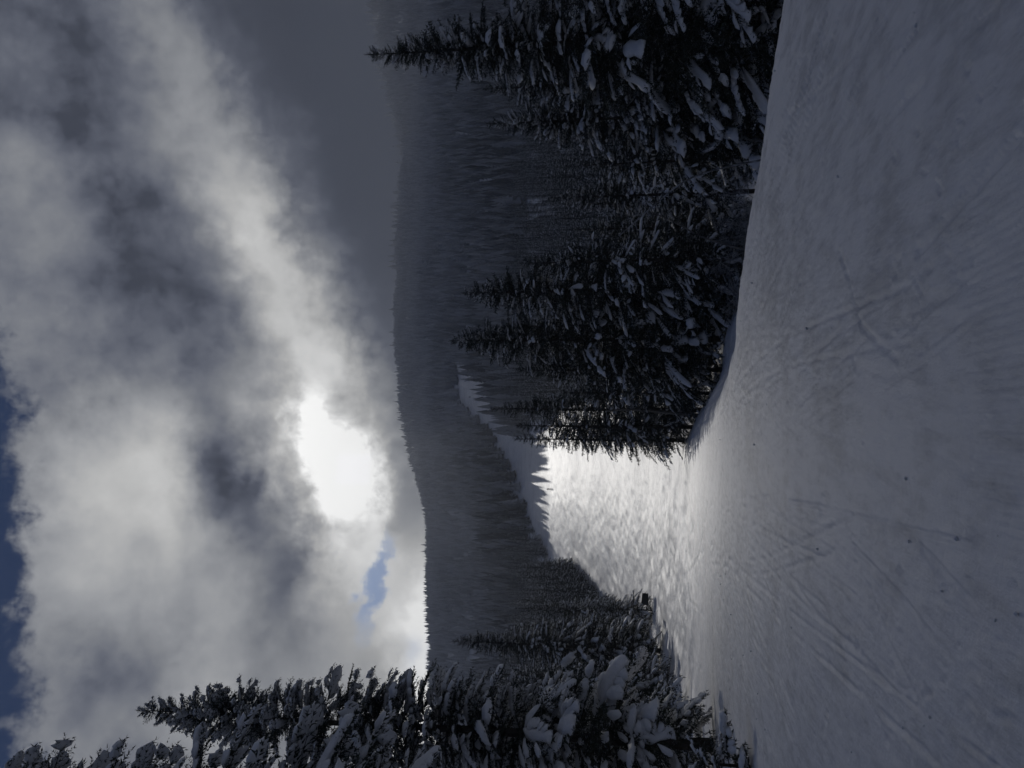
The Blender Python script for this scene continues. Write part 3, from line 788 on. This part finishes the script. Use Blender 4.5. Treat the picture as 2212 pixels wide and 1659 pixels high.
def instanced_forest(name, pts, scl, rot, protos, idx, label):
    me = bpy.data.meshes.new(name); me.vertices.add(len(pts)); me.vertices.foreach_set('co', np.asarray(pts, np.float32).ravel())
    for nm, dat, ty in (('sc', scl, 'FLOAT'), ('rz', rot, 'FLOAT'), ('pk', idx, 'INT')):
        at = me.attributes.new(nm, ty, 'POINT'); at.data.foreach_set('value', np.asarray(dat, np.float32 if ty == 'FLOAT' else np.int32))
    o = link(name, me)
    ng = bpy.data.node_groups.new(name, 'GeometryNodeTree')
    ng.interface.new_socket('Geometry', in_out='INPUT', socket_type='NodeSocketGeometry')
    ng.interface.new_socket('Geometry', in_out='OUTPUT', socket_type='NodeSocketGeometry')
    N, Lk = ng.nodes, ng.links
    gi, go = N.new('NodeGroupInput'), N.new('NodeGroupOutput')
    jn = N.new('GeometryNodeJoinGeometry')
    for pr in reversed(protos):
        oi = N.new('GeometryNodeObjectInfo'); oi.inputs['Object'].default_value = pr; oi.inputs['As Instance'].default_value = True
        Lk.new(oi.outputs['Geometry'], jn.inputs[0])
    ip = N.new('GeometryNodeInstanceOnPoints'); Lk.new(gi.outputs[0], ip.inputs['Points']); Lk.new(jn.outputs[0], ip.inputs['Instance'])
    ip.inputs['Pick Instance'].default_value = True
    def attr(nm, ty):
        a = N.new('GeometryNodeInputNamedAttribute'); a.data_type = ty; a.inputs['Name'].default_value = nm; return a.outputs['Attribute']
    Lk.new(attr('pk', 'INT'), ip.inputs['Instance Index'])
    cx = N.new('ShaderNodeCombineXYZ'); Lk.new(attr('rz', 'FLOAT'), cx.inputs[2]); Lk.new(cx.outputs[0], ip.inputs['Rotation'])
    Lk.new(attr('sc', 'FLOAT'), ip.inputs['Scale']); Lk.new(ip.outputs[0], go.inputs[0])
    md = o.modifiers.new('trees', 'NODES'); md.node_group = ng
    tag(o, label, 'forest', kind='stuff')
    return o
def proto(me): return bpy.data.objects.new('spruce', me)

def far_forest():
    r = np.random.default_rng(900)
    n = 90000
    y = np.sqrt(r.uniform(360 ** 2, 1530 ** 2, n)); x = y * np.tan(r.uniform(-0.58, 0.58, n))
    run = (x > xl(y) - 1) & (x < xr(y) + 1) & (y < 625)
    dens = 0.26 + 0.5 * vnoise(x / 40.0, y / 60.0, 12)
    # bare snow under parts of the crest
    bare = sstep(1330, 1440, y + 60 * fbm(x / 40.0, y / 40.0, 3, 15)) * np.maximum(np.exp(-((x - 150) / 130.0) ** 2), np.maximum(np.exp(-((x + 250) / 75.0) ** 2), 0.6 * np.exp(-((x + 10) / 30.0) ** 2)))
    glade = sstep(0.60, 0.68, vnoise(x / 60.0 + 9, y / 160.0 + 4, 18)) * 0.45
    crest = sstep(1390, 1450, y)
    keep = (~run) & (r.random(n) < dens * (1 - 0.93 * bare) * (1 - 0.72 * crest) * (1 - 0.4 * glade))
    x, y = x[keep], y[keep]
    z = ground_base(x, y)
    sc = r.uniform(8.0, 19.0, len(x)) * (1 - 0.2 * sstep(900, 1400, y)); cr = sstep(1390, 1450, y)
    sc = sc * (1 - cr) + cr * (6 + 25 * r.random(len(x)) ** 2.0)
    protos = [proto(low_spruce(910 + i, 6 + i % 3)) for i in range(6)]
    instanced_forest('hillside_forest', np.stack([x, y, z], -1), sc, r.uniform(0, 6.28, len(x)), protos, r.integers(0, 6, len(x)), 'frosted conifer forest covering the hillside up to the ridge')
far_forest()

def side_forest():
    """the deeper rows behind both edges of the run"""
    r = np.random.default_rng(950)
    n = 5400
    y = r.uniform(48, 430, n); left = r.random(n) < 0.5
    x = np.where(left, xl(y) - 9 - r.uniform(0, 1, n) * (30 + 0.6 * y), xr(y) + 9 + r.uniform(0, 1, n) * (20 + 0.95 * y))
    keep = np.abs(np.arctan2(x, y)) < 0.56
    keep &= ~((~left) & (y < 50))
    x, y = x[keep], y[keep]
    protos = []
    for me3 in MIDS:      # needles, snow and trunk of a kind joined into one mesh for the mass
        bmv, bmf, mi, n0 = [], [], [], 0
        for slot, me in enumerate(me3):
            v = np.zeros(len(me.vertices) * 3, np.float32); me.vertices.foreach_get('co', v)
            f = np.zeros(len(me.loops), np.int32); me.loops.foreach_get('vertex_index', f)
            bmv.append(v.reshape(-1, 3)); bmf.append(f.reshape(-1, 3) + n0); mi += [slot] * (len(f) // 3); n0 += len(v) // 3
        me = mesh_from('edge_spruce_mass', np.concatenate(bmv), np.concatenate(bmf), M_BARK)
        me.materials.append(M_FOL); me.materials.append(M_TSNOW)
        me.polygons.foreach_set('material_index', np.array(mi, np.int32))
        protos.append(proto(me))
    instanced_forest('edge_forest', np.stack([x, y, gz(x, y) - 0.1], -1), r.uniform(0.6, 1.05, len(x)) * np.where((x / y > 0.14) & (x / y < 0.335) & (y < 130), 0.7, 1.0), r.uniform(0, 6.28, len(x)), protos, r.integers(0, len(protos), len(x)), 'snowy spruce wood standing deeper behind both edges of the run')
side_forest()

# ------------------------------------------------------------------ dead wood and frosted shrubs
M_FROST, T = new_mat('frosted_twigs')
g_ = T.n.new('ShaderNodeNewGeometry'); nn_ = noise_node(T, g_.outputs['Position'], 3.0, 3)
principled(T, mixc(T, X(T, nn_.outputs[0]).step(0.35, 0.65), (0.16, 0.16, 0.155), (0.46, 0.47, 0.50)), 0.8, 0.2)

def snag(pts, r0, r1, label, category, name, twigs=0, seed=0, mat=M_GREYWOOD):
    pts = np.asarray(pts, float); t = np.linspace(0, 1, len(pts)); tt = np.linspace(0, 1, 14)
    P = np.stack([np.interp(tt, t, pts[:, k]) for k in range(3)], -1)
    for _ in range(3): P[1:-1] = (P[:-2] + 2 * P[1:-1] + P[2:]) / 4
    base = P[0].copy(); r = np.random.default_rng(seed)
    e = link(name, None, loc=base); tag(e, label, category)
    V, Fc = tube(P - base, np.linspace(r0, r1, 14), 7)
    link('trunk', mesh_from('dead_trunk', V, Fc, mat, True), e)
    for k in range(twigs):
        i = int(r.integers(4, 13)); d = r.normal(size=3); d[2] = -abs(d[2]) * 0.2 + 0.1; d /= np.linalg.norm(d)
        L = r.uniform(0.4, 1.3); q = np.linspace(0, 1, 5)[:, None]
        tw = (P[i] - base) + d * L * q + np.array([0, 0, -0.25]) * L * q ** 2
        link('bare_branch', mesh_from('bare_branch', *tube(tw, np.linspace(r1 * 0.9, 0.006, 5), 4), mat, True), e)
    return e
a, b = ray_point(596, 692, 30), ray_point(532, 619, 30.5)
base = np.array((a[0] + 0.75, a[1], gz(a[0] + 0.75, a[1])[0] - 0.2))
snag([base, a, (a + b) / 2, b], 0.04, 0.02, 'thin pale dead pole leaning left across the small frosted spruces', 'dead tree', 'dead_tree', 2, 3, M_FROST)
bx = ray_point(352, 690, 50); bx[2] = gz(bx[0], bx[1])[0] - 0.2
snag([bx, ray_point(357, 655, 50), ray_point(359, 630, 49.5), ray_point(357, 605, 49)], 0.13, 0.05, 'curved bare grey trunk at the foot of the dark clump by the bright slope', 'dead tree', 'dead_tree', 7, 4)
bx = ray_point(512, 745, 33); bx[2] = gz(bx[0], bx[1])[0] - 0.2
snag([bx, ray_point(528, 705, 33), ray_point(548, 672, 33), ray_point(556, 650, 33)], 0.05, 0.02, 'thin bent bare sapling right of the dark middle clump', 'dead tree', 'dead_tree', 8, 6)

def shrub(loc, h, seed, label, group):
    r = np.random.default_rng(seed); parts = []
    def grow(p, d, L, rad, lvl):
        q = np.linspace(0, 1, 4)[:, None]
        pts = p + d * L * q + np.array([0, 0, -0.10 if lvl else 0.05]) * L * q ** 2 + r.normal(size=(4, 3)) * 0.02 * L * q
        parts.append(tube(pts, np.linspace(rad, rad * 0.55, 4), 3, False))
        if lvl >= 3: return
        for _ in range(4 if lvl == 0 else 5):
            i = r.uniform(0.35, 1.0); pp = p + (pts[-1] - p) * i
            dd = d + r.normal(size=3) * 0.62; dd /= np.linalg.norm(dd)
            grow(pp, dd, L * r.uniform(0.4, 0.65), max(rad * 0.55, 0.007), lvl + 1)
    for k in range(7):
        d = r.normal(size=3) * 0.45; d[2] = 1; d /= np.linalg.norm(d)
        grow(np.zeros(3) + np.array([r.normal() * .12, r.normal() * .12, -0.1]), d, h * r.uniform(0.45, 0.7), 0.022, 0)
    o = link('frosted_shrub', mesh_from('frosted_shrub', *cat_parts(parts), M_FROST), loc=loc, rz=0)
    return tag(o, label, 'shrub', group)
for i, (u, dpth, h, lab) in enumerate([
    (625, 27, 2.6, 'frosted leafless shrub at the foot of the drooping spruces, above the right lip'),
    (585, 32, 2.2, 'frosted leafless shrub beneath the small spruce with the bare grey trunk'),
    (548, 34, 3.0, 'wide frosted leafless shrub left of the leaning dead pole'),
    (525, 36, 3.4, 'tall frosted leafless shrub between the bent sapling and the dark middle clump'),
    (690, 24, 1.8, 'low frosted leafless shrub under the tallest spruce on the right'),
    (470, 33, 1.6, 'low frosted leafless shrub at the foot of the middle clump')]):
    p = ray_point(u, 750, dpth); shrub((p[0], p[1], gz(p[0], p[1])[0]), h, 40 + i, lab, 'frosted shrubs among the right trees')

# ------------------------------------------------------------------ sign, stump, skiers
M_SIGN, T = new_mat('dark_painted_board')
nz = noise_node(T, None, 8.0, 4); principled(T, mixc(T, X(T, nz.outputs[0]).step(0.3, 0.7), (0.030, 0.033, 0.036), (0.05, 0.054, 0.06)), 0.6, 0.3)
p = ray_point(169, 645, 88); g = gz(p[0], p[1])[0]
e = link('trail_sign', None, loc=(p[0], p[1], g)); tag(e, 'dark blank trail board on a post at the left tree edge beside the bright slope', 'sign')
hz = p[2] - g
V = np.array([(-0.65, -0.02, -0.36), (0.62, -0.02, -0.36), (0.62, -0.02, 0.30), (-0.42, -0.02, 0.40), (-0.65, -0.02, 0.12)])
V = np.concatenate([V, V + (0, 0.04, 0)]) + (0, 0, hz)
Fq = [(0, 1, 2), (0, 2, 3), (0, 3, 4), (5, 7, 6), (5, 8, 7), (5, 9, 8)] + sum([[(i, i + 5, (i + 1) % 5 + 5), (i, (i + 1) % 5 + 5, (i + 1) % 5)] for i in range(5)], [])
link('board', mesh_from('board', V, np.array(Fq), M_SIGN), e)
link('post', mesh_from('post', *tube(np.array([(0, 0.08, -0.3), (0, 0.08, hz * 0.5), (0, 0.08, hz + 0.1)]), np.array([0.05, 0.05, 0.05]), 8), M_GREYWOOD, True), e)

M_SUIT, T = new_mat('dark_ski_clothing'); nz = noise_node(T, None, 20.0, 2); principled(T, mixc(T, X(T, nz.outputs[0]), (0.02, 0.022, 0.03), (0.035, 0.037, 0.045)), 0.7, 0.2)
M_SKI, T = new_mat('ski_gear'); nz = noise_node(T, None, 20.0, 2); principled(T, mixc(T, X(T, nz.outputs[0]), (0.03, 0.03, 0.035), (0.05, 0.05, 0.055)), 0.4, 0.4)
def skier(loc, rz, label, k):
    e = link('person', None, loc=loc, rz=rz); tag(e, label, 'person', 'skiers far up the run')
    me = bpy.data.meshes.new('body')
    J = [(0, 0, 0.88, .15), (0, 0.05, 1.12, .16), (0, 0.12, 1.36, .17), (0, 0.17, 1.50, .07), (0, 0.19, 1.62, .11), (0, 0.20, 1.72, .09),
         (.2, .12, 1.38, .075), (.30, .20, 1.12, .06), (.33, .42, 1.02, .05), (-.2, .12, 1.38, .075), (-.30, .20, 1.12, .06), (-.33, .42, 1.02, .05),
         (.11, .0, .82, .11), (.14, .14, .46, .08), (.14, 0, .10, .065), (.14, .16, .05, .06), (-.11, .0, .82, .11), (-.14, .14, .46, .08), (-.14, 0, .10, .065), (-.14, .16, .05, .06)]
    E = [(0, 1), (1, 2), (2, 3), (3, 4), (4, 5), (2, 6), (6, 7), (7, 8), (2, 9), (9, 10), (10, 11), (0, 12), (12, 13), (13, 14), (14, 15), (0, 16), (16, 17), (17, 18), (18, 19)]
    me.from_pydata([j[:3] for j in J], E, []); me.materials.append(M_SUIT)
    o = link('body', me, e); sk = o.modifiers.new('skin', 'SKIN')
    for v_, j in zip(me.skin_vertices[0].data, J): v_.radius = (j[3], j[3])
    me.skin_vertices[0].data[0].use_root = True
    o.modifiers.new('sub', 'SUBSURF').levels = 1
    for s in (-1, 1):
        V, Fc = box(s * 0.14, 0.15, 0.015, 0.09, 1.65, 0.03); V[:, 2] += np.where(V[:, 1] > 0.9, 0.10, 0)
        link('ski', mesh_from('ski', V, Fc, M_SKI), e)
        link('ski_pole', mesh_from('ski_pole', *tube(np.array([(s * .33, .42, 1.05), (s * .40, .25, .5), (s * .45, .12, 0.0)]), np.array([.014, .012, .012]), 5), M_SKI), e)
for (u, v, dd, rz, lab) in ((279, 551, 300, 2.6, 'tiny dark skier on the tongue of shade in the bright slope'),
                            (371, 471, 560, 3.4, 'tiny dark skier on the left of the shaded upper run'),
                            (387, 467, 570, 2.9, 'tiny dark skier in the middle of the shaded upper run')):
    x0, y0 = gpt(u, v); skier((x0, y0, gz(x0, y0)[0]), rz, lab, dd)

# ------------------------------------------------------------------ loose bits on the piste
def clods():
    r = np.random.default_rng(61); parts = []
    ico = np.array([(0, 0, 1), (.9, 0, .3), (.28, .85, .3), (-.72, .52, .3), (-.72, -.52, .3), (.28, -.85, .3), (0, 0, -.6)])
    f = np.array([(0, 1, 2), (0, 2, 3), (0, 3, 4), (0, 4, 5), (0, 5, 1), (6, 2, 1), (6, 3, 2), (6, 4, 3), (6, 5, 4), (6, 1, 5)])
    n = 120
    y = 2.5 + 22 * r.random(n) ** 1.6; x = r.uniform(-0.6, 0.5, n) * y
    ok = (x < xr(y) - 0.3) & (vnoise(x / 1.2, y / 2.0, 99) > 0.42); x, y = x[ok], y[ok]; z = gz(x, y)
    for a, b, c in zip(x, y, z):
        s = r.uniform(0.005, 0.018) * (1 + 0.04 * b)
        parts.append((ico * s * r.uniform(0.6, 1.3, (7, 3)) + (a, b, c + 0.2 * s), f))
    o = link('snow_clods', mesh_from('snow_clods', *cat_parts(parts), M_TSNOW, True)); tag(o, 'small loose lumps of snow scattered over the groomed piste', 'snow', kind='stuff')
clods()

# ------------------------------------------------------------------ haze
def build_haze():
    m = bpy.data.materials.new('haze'); m.use_nodes = True; nt = m.node_tree; nt.nodes.clear()
    v = nt.nodes.new('ShaderNodeVolumePrincipled'); o = nt.nodes.new('ShaderNodeOutputMaterial')
    v.inputs['Color'].default_value = (0.92, 0.95, 1.0, 1); v.inputs['Density'].default_value = HAZE
    v.inputs['Anisotropy'].default_value = 0.0
    nt.links.new(v.outputs[0], o.inputs['Volume'])
    m.cycles.homogeneous_volume = True
    V, Fc = box(0, 0, 0, 1, 1, 1)
    V = V * (3590, 3590, 650) + (0, 0, 520 - 325)
    ob = link('haze', mesh_from('haze', V, Fc, m)); tag(ob, 'thin grey winter haze filling the valley', 'haze', kind='stuff')
HAZE = 0.0005
build_haze()
